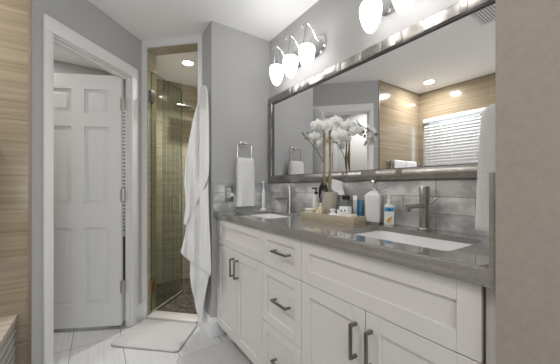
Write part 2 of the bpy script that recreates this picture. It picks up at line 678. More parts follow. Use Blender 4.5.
pane = MB().prism(gpoly(.014, .516, -.004, .004), .042, 2.19).build('glass_pane', M['glass'], gl_t)
e = MB()
e.prism(gpoly(.010, .0139, -.0042, .0042), .042, 2.19)
e.prism(gpoly(.5161, .518, -.0042, .0042), .042, 2.19)
e.prism(gpoly(.010, .518, -.0042, .0042), 2.1901, 2.192)
e.build('glass_edge', M['edge'], gl_t)
e = MB().prism(gpoly(.010, .516, -.005, .005), .033, .0415).build('bottom_seal', mk('clear_seal', (.55, .55, .42), .4), gl_t)
for z in (.27, 1.97):
    h = MB()
    h.prism(gpoly(-.012, .055, -.018, .016), z - .05, z + .05, .003)
    h.build('hinge_clamp', M['brass'] if z < 1 else M['pull'], gl_t)
h = MB()
for sg in (-1, 1):
    q = [G(.42, sg * .004), G(.42, sg * .035)]
    for z in (.90, 1.06):
        h.tube([(*q[0], z), (*q[1], z)], .007)
    h.tube([(*q[1], .885), (*q[1], 1.075)], .008)
h.build('pull_handle', M['hinge'], gl_t)

# rain shower head on its arm
t = thing('rain_shower_head', 'square rain shower head plate high in the shower on the back wall', 'shower head', (.86, YB - .006, 2.10))
MB().box((.74, YB - .34, 2.072), (.95, YB - .13, 2.088), .003).build('spray_plate', M['nickel'], t)
h = MB()
h.lathe([(.018, 0), (.018, .012), (.010, .02), (.010, .06)], (.845, YB - .235, 2.088), 14)
h.tube([(.845, YB - .235, 2.14), (.845, YB - .18, 2.165), (.845, YB - .09, 2.165), (.845, YB - .012, 2.165)], .010)
h.lathe([(.028, -.012), (.028, -.006)], (.845, YB, 2.165), 16, 'y')
h.build('shower_arm', M['nickel'], t)

# ------------------------------------------------------------------ tub
t = thing('bathtub', 'built-in bathtub corner with stone deck and grey striped tile apron', 'bathtub', (-.77, 1.17, 0))
TX, TZ = -.353, .47
MB().box((TX - .03, .32, 0), (TX - .008, Y1 - .003, TZ - .03)).build('apron', M['apron'], t)
d = MB()
d.box((TX - .20, .32, TZ - .03), (TX, Y1 - .003, TZ), .003)
d.box((X2 + .003, .32, TZ - .03), (X2 + .18, Y1 - .003, TZ), .003)
d.box((X2 + .18, Y1 - .20, TZ - .03), (TX - .20, Y1 - .003, TZ))
d.box((X2 + .18, .32, TZ - .03), (TX - .20, .52, TZ))
d.build('deck', M['deck'], t)


def rrect(x0, x1, y0, y1, z, r, n=5):
    pts = []
    for cx, cy, a0 in ((x1 - r, y1 - r, 0), (x0 + r, y1 - r, PI / 2), (x0 + r, y0 + r, PI), (x1 - r, y0 + r, 1.5 * PI)):
        for i in range(n + 1):
            a = a0 + PI / 2 * i / n
            pts.append((cx + r * math.cos(a), cy + r * math.sin(a), z))
    return pts


bx0, bx1, by0, by1 = X2 + .16, TX - .18, .50, Y1 - .18
MB().loft([rrect(bx0, bx1, by0, by1, TZ + .004, .10), rrect(bx0 - .02, bx1 + .02, by0 - .02, by1 + .02, TZ + .012, .12),
           rrect(bx0 + .03, bx1 - .03, by0 + .03, by1 - .03, TZ + .012, .10), rrect(bx0 + .08, bx1 - .08, by0 + .1, by1 - .1, .10, .12)], True).build('basin', M['porcelain'], t)

# window blind over the tub
t = thing('window_blind', 'white slatted blind closed over the window above the bathtub', 'blind', (X2 + .02, 1.31, WZ1))
MB().box((X2 + .004, WY0 + .03, WZ1 - .052), (X2 + .055, WY1 - .028, WZ1 - .004), .003).build('headrail', M['trim'], t)
s = MB()
nsl = 23
zs0 = WZ0 + .03
for i in range(nsl):
    z = zs0 + .028 + i * (WZ1 - .085 - zs0) / nsl
    a = math.radians(52)
    dx, dz = .0215 * math.cos(a), .024 * math.sin(a)
    x = X2 + .030
    s.loft([[(x - dx, y, z + dz + .0014) for y in (WY0 + .04,)] + [(x - dx, WY1 - .035, z + dz + .0014), (x - dx, WY1 - .035, z + dz - .0014), (x - dx, WY0 + .04, z + dz - .0014)],
            [(x + dx, WY0 + .04, z - dz + .0014), (x + dx, WY1 - .035, z - dz + .0014), (x + dx, WY1 - .035, z - dz - .0014), (x + dx, WY0 + .04, z - dz - .0014)]])
s.build('slats', M['blind'], t)
MB().box((X2 + .015, WY0 + .04, zs0 - .015), (X2 + .045, WY1 - .035, zs0 + .006), .003).build('bottom_rail', M['trim'], t)
c = MB()
for y in (.85, 1.09, 1.34, 1.58, 1.82):
    c.box((X2 + .053, y - .0015, zs0), (X2 + .0545, y + .0015, WZ1 - .05))
c.build('ladder_tape', M['trim'], t)

# towel bar on the tub end wall
t = thing('towel_bar', 'nickel towel bar on the beige tiled wall over the tub end', 'towel rail', (-.66, Y1, 1.455))
h = MB()
h.tube([(-.475, Y1 - .055, 1.455), (-1.06, Y1 - .055, 1.455)], .009)
h.build('bar', M['nickel'], t)
for x in (-.475, -1.06):
    h = MB()
    h.box((x - .014, Y1 - .068, 1.435), (x + .014, Y1 - .001, 1.475), .004)
    h.box((x - .024, Y1 - .010, 1.42), (x + .024, Y1 - .001, 1.49), .003)
    h.build('bar_bracket', M['nickel'], t)


def draped_towel(x0, x1, yc, zt, zb, th, bar):
    """folded towel over a bar running along x"""
    m_ = MB()
    n = 14
    loops = []
    r = bar + th
    prof = [(yc - r, zb), (yc - r - .004, zb + .01)]
    prof += [(yc - r, zt - .05 - .1 * k) for k in (2, 1, 0)]
    prof += [(yc - r * math.cos(PI * k / 8), zt - .012 + r * math.sin(PI * k / 8)) for k in range(9)]
    prof += [(yc + r, zt - .05 - .1 * k) for k in (0, 1, 2)]
    prof += [(yc + r, zb + .04)]
    inner = [(yc + bar, zb + .04), (yc + bar, zt - .03), (yc, zt - .004), (yc - bar, zt - .03), (yc - bar, zb)]
    full = prof + inner
    for k in range(n + 1):
        f = k / n
        x = x0 + (x1 - x0) * f
        e = min(f, 1 - f)
        sq = .86 if e == 0 else 1
        loops.append([(x, yc + (p[0] - yc) * sq + .002 * noise.noise((x * 30, p[1] * 20, 1)), p[1]) for p in full])
    return m_.loft(loops)


o = draped_towel(-.50, -.735, Y1 - .055, 1.475, 1.12, .018, .0102).build('bath_towel', M['terry'])
tag(recenter(o), 'white towel on the tub wall towel bar, nearer the door wall', 'towel', 'towels on the tub bar')
o = draped_towel(-.745, -.99, Y1 - .055, 1.475, 1.10, .018, .0102).build('bath_towel', M['terry'])
tag(recenter(o), 'white towel on the tub wall towel bar, nearer the window', 'towel', 'towels on the tub bar')

# ------------------------------------------------------------------ vanity
XF, XC, ZC = .767, .749, .968
ZB, ZT, ZG = .115, .9255, .733
XBK = 1.262


def shaker(mb, y0, y1, z0, z1, x=XF, th=.020, fr=.055):
    """shaker front: frame and recessed flat panel, facing -X"""
    mb.box((x + .008, y0 + fr - .002, z0 + fr - .002), (x + th - .004, y1 - fr + .002, z1 - fr + .002))
    mb.box((x, y0, z0), (x + th, y0 + fr, z1), .0012, None, 1)
    mb.box((x, y1 - fr, z0), (x + th, y1, z1), .0012, None, 1)
    mb.box((x, y0 + fr, z0), (x + th, y1 - fr, z0 + fr), 0)
    mb.box((x, y0 + fr, z1 - fr), (x + th, y1 - fr, z1), 0)
    return mb


def pull(a, b, mb=None):
    """square bar pull from a to b (y,z), standing off the front"""
    mb = mb or MB()
    x0, x1 = XF - .036, XF - .026
    hw = .0055
    lo = (x0, min(a[0], b[0]) - hw, min(a[1], b[1]) - hw)
    hi = (x1, max(a[0], b[0]) + hw, max(a[1], b[1]) + hw)
    mb.box(lo, hi, .002)
    for p in (a, b):
        mb.box((x1 - .002, p[0] - hw, p[1] - hw), (XF - .0002, p[0] + hw, p[1] + hw), .0015)
    return mb


def carcass(y0, y1, kick=True, sink=None):
    b_ = MB()
    xf = XF + .021
    b_.box((xf, y0 + .0015, ZB), (xf + .018, y1 - .0015, ZT))
    b_.box((xf, y0 + .0015, ZB), (XBK, y0 + .018, ZT))
    b_.box((xf, y1 - .018, ZB), (XBK, y1 - .0015, ZT))
    b_.box((xf, y0 + .0015, ZB), (XBK, y1 - .0015, ZB + .018))
    b_.box((XBK - .012, y0 + .0015, ZB), (XBK, y1 - .0015, ZT))
    b_.box((.845, y0 + .0015, 0), (.86, y1 - .0015, ZB))
    return b_


g = .0016
cab_spec = ((1.309, 1.990, 1.6475, 'white vanity cabinet under the far sink, beside the short towel-ring wall'),
            (.266, .961, .608, 'white vanity cabinet under the near sink with wide false drawer front'))
for y0, y1, ym, lab in cab_spec:
    t = thing('vanity_cabinet', lab, 'cabinet', (1.0, (y0 + y1) / 2, 0), 'sink cabinets of the white vanity')
    cb = carcass(y0, y1)
    if y0 < .5:
        cb.box((XF + .012, YS + .002, ZB), (XF + .03, y0 - .003, ZT))
    else:
        cb.box((XF + .012, y1 + .004, ZB), (XF + .03, YT - .002, ZT))
    cb.build('body', M['cab'], t)
    shaker(MB(), y0 + g, y1 - g, ZG + g, ZT - .002).build('false_front', M['cab'], t)
    for a, c, hy in ((y0 + g, ym - g, ym - .031), (ym + g, y1 - g, ym + .031)):
        dd = shaker(MB(), a, c, ZB + .002, ZG - g).build('door', M['cab'], t)
        hz = ((.565, .676) if y0 > 1 else (.560, .674))
        pull((hy if y0 > 1 else (hy + .008 if hy > ym else hy + .004), hz[0]), (hy if y0 > 1 else (hy + .008 if hy > ym else hy + .004), hz[1])).build('handle', M['pull'], dd)
t = thing('drawer_cabinet', 'narrow white three-drawer cabinet between the two sink cabinets', 'cabinet', (1.0, 1.135, 0))
carcass(.961, 1.309).build('body', M['cab'], t)
for z0, z1 in ((ZG + g, ZT - .002), (.424 + g, ZG - g), (ZB + .002, .424 - g)):
    dd = shaker(MB(), .961 + g, 1.309 - g, z0, z1, fr=.05).build('drawer', M['cab'], t)
    zm = (z0 + z1) / 2 + .004
    pull((1.044, zm), (1.164, zm)).build('handle', M['pull'], dd)

# counter with two sink openings
SX0, SX1 = .862, 1.150
S_R, S_L = (.385, .825), (1.39, 1.83)
ct = MB()
CT0 = ZC - .020
bmx = bmesh.new()
# slabs around the openings
ys = [YS + .001, S_R[0], S_R[1], S_L[0], S_L[1], YT - .001]
for i in range(5):
    a, c = ys[i], ys[i + 1]
    if i in (1, 3):
        ct.box((XC + .022, a, CT0), (SX0, c, ZC))
        ct.box((SX1, a, CT0), (XBK, c, ZC))
    else:
        ct.box((XC + .022, a, CT0), (XBK, c, ZC))
bmesh.ops.remove_doubles(ct.bm, verts=ct.bm.verts[:], dist=.0002)
ct.box((XC, ys[0], ZC - .042), (XC + .022, ys[-1], ZC), .0012)
# rounded inner corners
for y0, y1 in (S_R, S_L):
    for cx, cy, sx, sy in ((SX0, y0, 1, 1), (SX1, y0, -1, 1), (SX0, y1, 1, -1), (SX1, y1, -1, -1)):
        r = .025
        pts = [(cx, cy)] + [(cx + sx * (r - r * math.sin(a)), cy + sy * (r - r * math.cos(a))) for a in [PI / 2 * k / 6 for k in range(7)]]
        ct.prism(pts, CT0, ZC)
ctop = ct.build('countertop', M['counter'])
tag(recenter(ctop), 'long grey quartz worktop lying over the white vanity cabinets', 'worktop')

for nm, (y0, y1), lab in (('far', S_L, 'white undermount sink farther from the camera, by the towel ring'), ('near', S_R, 'white undermount sink nearer the camera, below the soap bottles')):
    t = thing('sink', lab, 'sink', ((SX0 + SX1) / 2, (y0 + y1) / 2, CT0 - .15), 'undermount vanity sinks')
    o_ = .006
    outer = rrect(SX0 - .02, SX1 + .02, y0 - .02, y1 + .02, CT0 - .001, .04)
    outer2 = rrect(SX0 - .02, SX1 + .02, y0 - .02, y1 + .02, CT0 - .012, .04)
    b_ = MB()
    b_.loft([rrect(SX0 + .03, SX1 - .03, y0 + .04, y1 - .04, CT0 - .140, .05), rrect(SX0 + .005, SX1 - .005, y0 + .01, y1 - .01, CT0 - .10, .05),
             outer2, outer,
             rrect(SX0 + o_, SX1 - o_, y0 + o_, y1 - o_, CT0 - .001, .035), rrect(SX0 + .012, SX1 - .012, y0 + .014, y1 - .014, CT0 - .09, .05),
             rrect(SX0 + .03, SX1 - .03, y0 + .04, y1 - .04, CT0 - .122, .05), rrect(SX0 + .10, SX1 - .10, y0 + .16, y1 - .16, CT0 - .128, .03)])
    b_.build('basin', M['porcelain'], t)
    MB().lathe([(.022, 0), (.022, .003), (.016, .005)], (1.0, (y0 + y1) / 2, CT0 - .129), 18).build('drain', M['nickel'], t)


def faucet(y, lab):
    t = thing('faucet', lab, 'faucet', (1.205, y, ZC), 'single-hole nickel faucets')
    x = 1.205
    b_ = MB()
    b_.lathe([(.028, 0), (.028, .006), (.0225, .010), (.0210, .012), (.0210, .148)], (x, y, ZC + .0002), 28)
    b_.build('body', M['nickel'], t)
    c_ = MB()
    c_.lathe([(.0190, .148), (.0190, .151), (.0220, .152), (.0220, .190), (.0205, .194)], (x, y, ZC), 28)
    c_.build('cap', M['nickel'], t)
    s_ = MB()
    s_.tube([(x - .016, y, ZC + .108), (x - .08, y, ZC + .110), (x - .135, y, ZC + .107)], [.0110, .0100, .0100], 16)
    s_.lathe([(.0100, 0), (.0100, .018)], (x - .130, y, ZC + .088), 14)
    s_.build('spout', M['nickel'], t)
    l_ = MB()
    l_.tube([(x, y - .022, ZC + .122), (x + .004, y - .034, ZC + .128), (x + .008, y - .050, ZC + .146)], [.007, .006, .005], 10)
    l_.build('lever', M['nickel'], t)
    return t


faucet(.636, 'brushed nickel faucet behind the near sink')
faucet(1.650, 'brushed nickel faucet behind the far sink')

# ------------------------------------------------------------------ mirror
MX1 = XW - .002
FY0, FY1, FZ0, FZ1, FW = .255, 2.005, 1.1945, 1.925, .056
t = thing('wall_mirror', 'wide wall mirror in a frame of shiny grey metal blocks above the vanity', 'mirror', (MX1, (FY0 + FY1) / 2, FZ0))
MB().box((MX1 - .012, FY0 + .02, FZ0 + .02), (MX1 - .006, FY1 - .02, FZ1 - .02)).build('mirror_glass', M['mirror'], t)
MB().box((MX1 - .006, FY0 + .01, FZ0 + .01), (MX1, FY1 - .01, FZ1 - .01)).build('backing', M['lip'], t)


def frame_rail(horizontal, a0, a1, c0, c1, amp=1.0):
    """blocks from a0 to a1 along the rail; c0..c1 across it, gently rounded face"""
    mb = MB()
    widths = []
    pos = a0
    k = 0
    while pos < a1 - .001:
        wd = (.105, .035, .085, .03, .10, .045)[k % 6]
        e_ = min(pos + wd, a1)
        if a1 - e_ < .03:
            e_ = a1
        tilt = (-1) ** k * random.uniform(.0008, .0022) * amp
        pitch = (-1) ** (k // 2) * random.uniform(.0006, .002) * amp
        lp = []
        for m_ in range(7):
            q = pos + .0003 + (e_ - pos - .0006) * m_ / 6
            dx = tilt * (m_ - 3) / 3 + amp * (.0014 if wd > .06 else .0006) * ((m_ - 3) / 3) ** 2
            pts = [(MX1 - .0125, 0), (MX1 - .024 + dx, .0), (MX1 - .0265 + dx - pitch, .04), (MX1 - .0267 + dx, .5), (MX1 - .0265 + dx + pitch, .96), (MX1 - .024 + dx, 1), (MX1 - .0125, 1)]
            row = []
            for x, f in pts:
                cc = c0 + (c1 - c0) * f
                row.append((x, q, cc) if horizontal else (x, cc, q))
            lp.append(row)
        mb.loft(lp)
        pos = e_
        k += 1
    return mb


frame_rail(True, FY0, FY1, FZ1 - FW, FZ1).build('frame_top', M['frame'], t, 50)
frame_rail(True, FY0, FY1, FZ0, FZ0 + FW, .1).build('frame_bottom', M['frame'], t, 50)
frame_rail(False, FZ0 + FW, FZ1 - FW, FY1 - FW, FY1).build('frame_side', M['frame'], t, 50)
frame_rail(False, FZ0 + FW, FZ1 - FW, FY0, FY0 + FW).build('frame_side', M['frame'], t, 50)
lp = MB()
a, c = .008, MX1 - .022
lp.box((c, FY0 + FW, FZ1 - FW - a), (MX1 - .012, FY1 - FW, FZ1 - FW))
lp.box((c, FY0 + FW, FZ0 + FW), (MX1 - .012, FY1 - FW, FZ0 + FW + .003))
lp.box((c, FY1 - FW - .006, FZ0 + FW), (MX1 - .012, FY1 - FW, FZ1 - FW - a))
lp.box((c, FY0 + FW, FZ0 + FW), (MX1 - .012, FY0 + FW + .006, FZ1 - FW - a))
lp.build('inner_lip', M['lip'], t)
lp = MB().box((MX1 - .016, FY0 + .004, FZ0 - .0005), (MX1 - .012, FY1 - .004, FZ0 + .006)).build('lower_edge', M['lip'], t)

# ------------------------------------------------------------------ vanity lights
def vanity_light(yc, lab):
    t = thing('vanity_light', lab, 'wall lamp', (XW, yc, 2.13), 'three-shade vanity lights')
    zc = 2.120
    pts = []
    L_, r = .155, .07
    n = 12
    for i in range(n + 1):
        a = -PI / 2 + PI * i / n
        pts.append((yc + L_ + r * math.cos(a), zc + r * math.sin(a)))
    for i in range(n + 1):
        a = PI / 2 + PI * i / n
        pts.append((yc - L_ + r * math.cos(a), zc + r * math.sin(a)))

    def ring(x, s_):
        return [(x, yc + (p[0] - yc) * (1 - (1 - s_) * .25), zc + (p[1] - zc) * s_) for p in pts]
    MB().loft([ring(XW - .0005, 1), ring(XW - .012, 1), ring(XW - .022, .88), ring(XW - .026, .6)]).build('backplate', M['chrome'], t)
    for k in (-1, 0, 1):
        y = yc + .177 * k
        x = 1.13
        arm = MB()
        path = []
        p0 = Vector((XW - .024, y, 2.135))
        ctrl = [p0, Vector((1.215, y, 2.15)), Vector((1.175, y, 2.205)), Vector((1.135, y, 2.225)), Vector((1.10, y, 2.205)), Vector((1.092, y, 2.185))]
        arm.tube(ctrl, [.0045, .0045, .004, .0035, .003, .003], 8)
        for s_ in (-1, 1):
            arm.tube([(x, y + s_ * .004, 2.222), (x, y + s_ * .022, 2.16), (x, y + s_ * .040, 2.085), (x, y + s_ * .048, 2.068)], .0028, 8)
        ao = arm.build('arm', M['chrome'], t)
        sh = MB()
        sh.lathe([(.003, 1.925), (.014, 1.930), (.029, 1.946), (.041, 1.971), (.049, 1.998), (.0535, 2.026), (.0545, 2.046), (.052, 2.061), (.047, 2.070), (.040, 2.066), (.03, 2.02), (.01, 1.99)], (x, y, 0), 24)
        sh.build('lamp_shade', M['shade'], t, 60)
        l = bpy.data.lights.new('bulb_light', 'AREA')     # light leaving the open top of the shade
        l.shape = 'DISK'
        l.size = .07
        l.energy = UPLIGHT_POWER
        l.color = (1.0, .99, .98)
        o = bpy.data.objects.new('bulb_light', l)
        o.location = (x - XW, y - yc, 2.072 - 2.13)
        o.rotation_euler = (PI, 0, 0)
        o.parent = t
        COL.objects.link(o)


vanity_light(1.536, 'chrome wall lamp with three lit white shades, the farther one over the mirror')
vanity_light(.686, 'chrome wall lamp with three lit white shades, the nearer one cut by the frame top')

# ------------------------------------------------------------------ recessed lights and vent
def downlight(x, y, lab, power, spread=180, z=CEIL):
    t = thing('recessed_light', lab, 'ceiling light', (x, y, z), 'recessed ceiling lights')
    MB().lathe([(.052, -.001), (.072, -.001), (.070, -.007), (.056, -.009), (.050, -.003)], (x, y, z), 28, cap=False).build('trim_ring', M['trim'], t)
    MB().lathe([(.0515, -.0042), (.0515, -.0012)], (x, y, z), 28).build('lens', M['lens'], t)
    l = bpy.data.lights.new('downlight', 'AREA')
    l.shape = 'DISK'
    l.size = .10
    l.energy = power
    l.spread = math.radians(spread)
    l.color = (1.0, .985, .965)
    o = bpy.data.objects.new('downlight', l)
    o.location = (0, 0, -.012)
    o.parent = t
    COL.objects.link(o)


downlight(-.844, 1.708, 'round recessed ceiling light over the bathtub, seen in the mirror', DOWNLIGHT_POWER * .7)
downlight(.781, 2.841, 'round recessed ceiling light inside the shower', DOWNLIGHT_POWER * .75, 125)
downlight(-.75, 2.95, 'added round ceiling light brightening the room behind the open door', DOWNLIGHT_POWER)  # added to brighten the next room
downlight(-.15, .30, 'added unseen round ceiling light overhead in the middle of the bathroom', DOWNLIGHT_POWER * .3)  # extra lamp out of view, added for overall brightness
downlight(-.35, -.95, 'added unseen round ceiling light behind the camera', DOWNLIGHT_POWER * .6)  # out of view, added as fill from behind the camera
t = thing('ceiling_vent', 'slotted ceiling vent reflected in the near top corner of the mirror', 'vent', (.12, .79, CEIL))
v = MB()
v.box((-.03, .70, CEIL - .006), (.27, .715, CEIL - .0005))
v.box((-.03, .865, CEIL - .006), (.27, .88, CEIL - .0005))
v.box((-.03, .715, CEIL - .006), (-.015, .865, CEIL - .0005))
v.box((.255, .715, CEIL - .006), (.27, .865, CEIL - .0005))
v.build('vent_frame', M['trim'], t)
v = MB()
for i in range(8):
    y = .725 + i * .018
    v.box((-.015, y, CEIL - .008), (.255, y + .008, CEIL - .003))
v.build('vent_louvres', M['trim'], t)
MB().box((-.015, .715, CEIL - .0025), (.255, .865, CEIL - .0005)).build('vent_opening', M['grey'], t)

# ------------------------------------------------------------------ towels and rings
def towel_ring(loc, lab):
    """ring on a wall facing -Y; loc = post centre on the wall"""
    t = thing('towel_ring', lab, 'towel ring', loc, 'square nickel towel rings')
    x, y, z = loc
    p = MB()
    p.box((x - .022, y - .012, z - .022), (x + .022, y - .0005, z + .022), .003)
    p.box((x - .010, y - .06, z - .010), (x + .010, y - .010, z + .010), .003)
    p.build('post', M['nickel'], t)
    r = MB()
    hw, dz, rr = .062, .15, .018
    yy = y - .052
    pts = []
    zt = z - .002
    pts += [(x, yy, zt), (x + hw - rr, yy, zt), (x + hw - rr * .3, yy, zt - rr * .3), (x + hw, yy, zt - rr)]
    pts += [(x + hw + .002, yy, zt - dz + rr), (x + hw - rr * .3, yy, zt - dz + rr * .3), (x + hw - rr, yy, zt - dz)]
    pts += [(x - hw + rr, yy, zt - dz), (x - hw + rr * .3, yy, zt - dz + rr * .3), (x - hw - .002, yy, zt - dz + rr)]
    pts += [(x - hw, yy, zt - rr), (x - hw + rr * .3, yy, zt - rr * .3), (x - hw + rr, yy, zt), (x, yy, zt)]
    r.tube(pts, .0055, 8)
    r.build('ring', M['nickel'], t)
    return t


def hand_towel(xc, yw, zt, zb, wd, th, sgn, seed):
    """folded hand towel hanging through a ring; yw = its centre plane, sgn unused sides are alike"""
    n = 32
    loops = []
    zs = [zt - .0, zt - .006, zt - .018, zt - .04]
    k = 12
    zs += [zt - .04 - (zt - .04 - zb - .02) * i / k for i in range(1, k + 1)] + [zb + .006, zb]
    for j, z in enumerate(zs):
        f = (zt - z) / (zt - zb)
        hw = wd / 2 * (.90 + .10 * min(1, f * 4)) * (1 + .02 * math.sin(f * 7 + seed))
        ht = th / 2 * (1.0 + .35 * f)
        if j == 0:
            hw, ht = hw * .93, ht * .35
        elif j == 1:
            hw, ht = hw * .98, ht * .68
        elif j == 2:
            ht *= .9
        if z <= zb + .001:
            hw, ht = hw * .97, ht * .6
        lp = []
        for i in range(n):
            a = 2 * PI * i / n
            ca, sa = math.cos(a), math.sin(a)
            px = hw * math.copysign(abs(ca) ** .45, ca)
            py = ht * math.copysign(abs(sa) ** .6, sa)
            wv = .006 * noise.noise((px * 22 + seed, z * 5, seed)) + .004 * math.sin(px * 45 + seed) * f
            band = -.002 if abs(z - zb - .09) < .012 else 0
            lp.append((xc + px, yw + py * (1 + band * 10) + wv, z))
        loops.append(lp)
    return MB().loft(loops)


towel_ring((.992, YT, 1.510), 'towel ring on the grey wall above the far sink')
o = hand_towel(.992, YT - .062, 1.393, 1.000, .158, .062, 1, 1.3).build('hand_towel', M['terry'], None, 60)
tag(recenter(o), 'white hand towel hanging in the ring beside the outlet', 'towel', 'white hand towels on rings')


# second ring and towel: on the side of the end wall, facing +Y
t2 = towel_ring((0, 0, 0), 'towel ring behind the warm-lit end wall at right')
t2.location = (1.03, YS, 1.52)
t2.rotation_euler = (0, 0, PI)
o = hand_towel(1.03, YS + .078, 1.405, 1.022, .14, .070, 1, 4.1).build('hand_towel', M['terry'], None, 60)
tag(recenter(o), 'white hand towel hanging against the warm-lit end wall at right', 'towel', 'white hand towels on rings')

# long towel on a hook beside the shower
hook = MB()
hook.lathe([(.020, -.0005), (.020, -.006), (.012, -.008)], (XS, 2.16, 1.955), 16, 'x')
hook.tube([(XS - .006, 2.16, 1.955), (XS - .028, 2.16, 1.950), (XS - .036, 2.16, 1.960), (XS - .037, 2.16, 1.970)], .006)
o = hook.build('wall_hook', M['nickel'])
o.location = (0, 0, 0)
tag(recenter(o), 'nickel hook on the narrow grey wall beside the shower, mostly under a towel', 'hook')


def towel_point(px, py_, off):
    a = (px - 280) / F_PX
    den = math.sin(YAW) + a * math.cos(YAW)
    d = min(2.20, .690 / den) - off
    p = fw * d + rt * (a * d)
    return Vector((p.x, p.y, EYE + (186.8 - py_) / F_PX * d))


LAYERS = (
    # left edge (x, y), right edge (x, y) of each row of the outer fold, then the folds under it
    (.040, [((201, 86), (205, 85)), ((200, 88), (206.5, 87)), ((199, 94), (208, 92)), ((197, 105), (208.5, 103)), ((193, 120), (209, 118)), ((190, 135), (209, 133)),
            ((187, 150), (209.3, 148)), ((185.4, 165), (209.3, 162)), ((184.4, 178), (208.8, 174)), ((184.2, 186), (207.5, 181)), ((185.4, 196), (203, 190)), ((185.6, 206), (199.5, 198)),
            ((184.4, 216), (195.5, 206)), ((183.7, 222), (191.5, 213)), ((184.2, 224.5), (188.5, 219)), ((185.2, 225), (187, 222))]),
    (.018, [((193, 150), (209, 148)), ((189, 185), (208.5, 180)), ((187, 205), (208.5, 196)), ((186.5, 222), (209, 210)), ((185.2, 234), (209.5, 226)), ((182.6, 245), (210.5, 246)), ((180.6, 251.5), (211, 262)),
            ((181.5, 254), (211.2, 270)), ((184, 256.5), (210.5, 276))]),
    (.002, [((192, 215), (208, 215)), ((191, 245), (209, 245)), ((190, 262), (210, 262)), ((189.8, 275), (209.3, 275)), ((191, 286), (207.5, 284)), ((192.6, 293), (206, 291)), ((194.3, 300), (204.8, 298)), ((195.4, 307), (203.4, 306)),
            ((197, 313), (202.4, 312)), ((198.6, 317), (201.8, 316.5))]),
)
nn = 44
tw = MB()
for base, rows_ in LAYERS:
    fine = []
    for (l0, r0), (l1, r1) in zip(rows_, rows_[1:]):
        for k in range(4):
            g_ = k / 4
            fine.append(((l0[0] + (l1[0] - l0[0]) * g_, l0[1] + (l1[1] - l0[1]) * g_), (r0[0] + (r1[0] - r0[0]) * g_, r0[1] + (r1[1] - r0[1]) * g_)))
    fine.append(rows_[-1])
    loops = []
    for (lx, ly), (rx, ry) in fine:
        lp = []
        wpx = rx - lx
        ym_ = (ly + ry) / 2
        f = (ym_ - 85) / 232
        for i in range(nn):
            a = 2 * PI * i / nn
            u = .5 - .5 * math.cos(a)
            front = a < PI
            th = (.006 + .014 * min(1, wpx / 22)) * abs(math.sin(a)) ** .5
            px = lx + wpx * u
            fold = .013 * math.sin((px - 180 + 3 * math.sin(f * 7)) * .62 + base * 90) + .007 * math.sin((px - 180) * 1.25 + 4 * f)
            fold *= min(1, wpx / 14) * min(1, abs(math.sin(a)) * 2)
            off = base + (th + fold if front else -th * .5 + fold * .5)
            lp.append(towel_point(px, ly + (ry - ly) * u, off))
        loops.append(lp)
    tw.loft(loops)
o = tw.build('hanging_towel', M['terry'], None, 70)
tag(recenter(o), 'long white towel draped from a hook beside the shower opening', 'towel')

# ------------------------------------------------------------------ bath mats
def bath_mat(pts, lab, h=.014):
    m_ = MB()
    n = 12
    # rounded rectangle from four corners, soft edge
    P = [Vector((*p, 0)) for p in pts]
    c = sum(P, Vector()) / 4
    def loop(s_, z):
        lp = []
        for k in range(4):
            a, b_ = P[k], P[(k + 1) % 4]
            for i in range(10):
                f = .04 + .92 * i / 9
                q = a.lerp(b_, f)
                q = c + (q - c) * s_
                q.z = z + .0015 * noise.noise(q * 25)
                lp.append(q)
        return lp
    m_.loft([loop(.985, .0012), loop(1.0, h * .5 + .001), loop(.99, h), loop(.94, h + .003), loop(.5, h + .002)])
    o = m_.build('bath_mat', M['mat'], None, 60)
    tag(recenter(o), lab, 'bath mat', 'white bath mats')
    return o


bath_mat([(.075, 2.323), (.345, 2.612), (.706, 2.262), (.470, 1.960)], 'white bath mat on the tiles in front of the shower')
bath_mat([(.440, 1.895), (.835, 1.895), (.835, 1.25), (.440, 1.25)], 'white bath mat on the tiles along the vanity')

# ------------------------------------------------------------------ outlet, cord and toothbrush
t = thing('wall_outlet', 'grey metal outlet plate on the marble backsplash beside the hand towel', 'outlet', (.872, YT - .012, 1.105))
yo = YT - .012
MB().box((.838, yo - .006, 1.045), (.908, yo - .0003, 1.172), .003).build('cover_plate', M['plate'], t)
MB().box((.857, yo - .009, 1.070), (.889, yo - .005, 1.147), .002).build('socket', mk('socket_face', (.62, .62, .62), .4), t)
p = MB()
p.box((.866, yo - .011, 1.120), (.869, yo - .0085, 1.136))
p.box((.876, yo - .011, 1.120), (.879, yo - .0085, 1.136))
p.build('slots', M['dark'], t)
o = MB()
o.box((.868, yo - .042, 1.082), (.894, yo - .0095, 1.112), .006)
o.tube([(.881, yo - .034, 1.098), (.898, yo - .046, 1.096), (.906, yo - .044, 1.07), (.906, yo - .030, 1.02), (.908, yo - .026, .985), (.93, yo - .026, .972), (.97, yo - .030, .972), (1.06, yo - .036, .972), (1.115, 1.925, .972)], .0028, 8)
tag(recenter(o.build('charger_cord', M['white_pl'])), 'white charger plug and cord running from the outlet to the toothbrush', 'cord')
t = thing('electric_toothbrush', 'white electric toothbrush upright on its charger at the far counter corner', 'toothbrush', (1.135, 1.915, ZC))
MB().lathe([(.026, .0004), (.026, .008), (.022, .016), (.014, .022)], (1.135, 1.915, ZC), 20).build('charger_base', M['white_pl'], t)
MB().lathe([(.014, .0225), (.0165, .04), (.016, .12), (.012, .165), (.006, .172)], (1.135, 1.915, ZC), 18).build('handle', M['white_pl'], t)
b_ = MB()
b_.lathe([(.005, .1725), (.004, .19), (.0032, .215), (.0035, .235)], (1.135, 1.915, ZC), 12)
b_.box((1.121, 1.910, ZC + .222), (1.138, 1.920, ZC + .24), .002)
b_.build('brush_head', M['white_pl'], t)

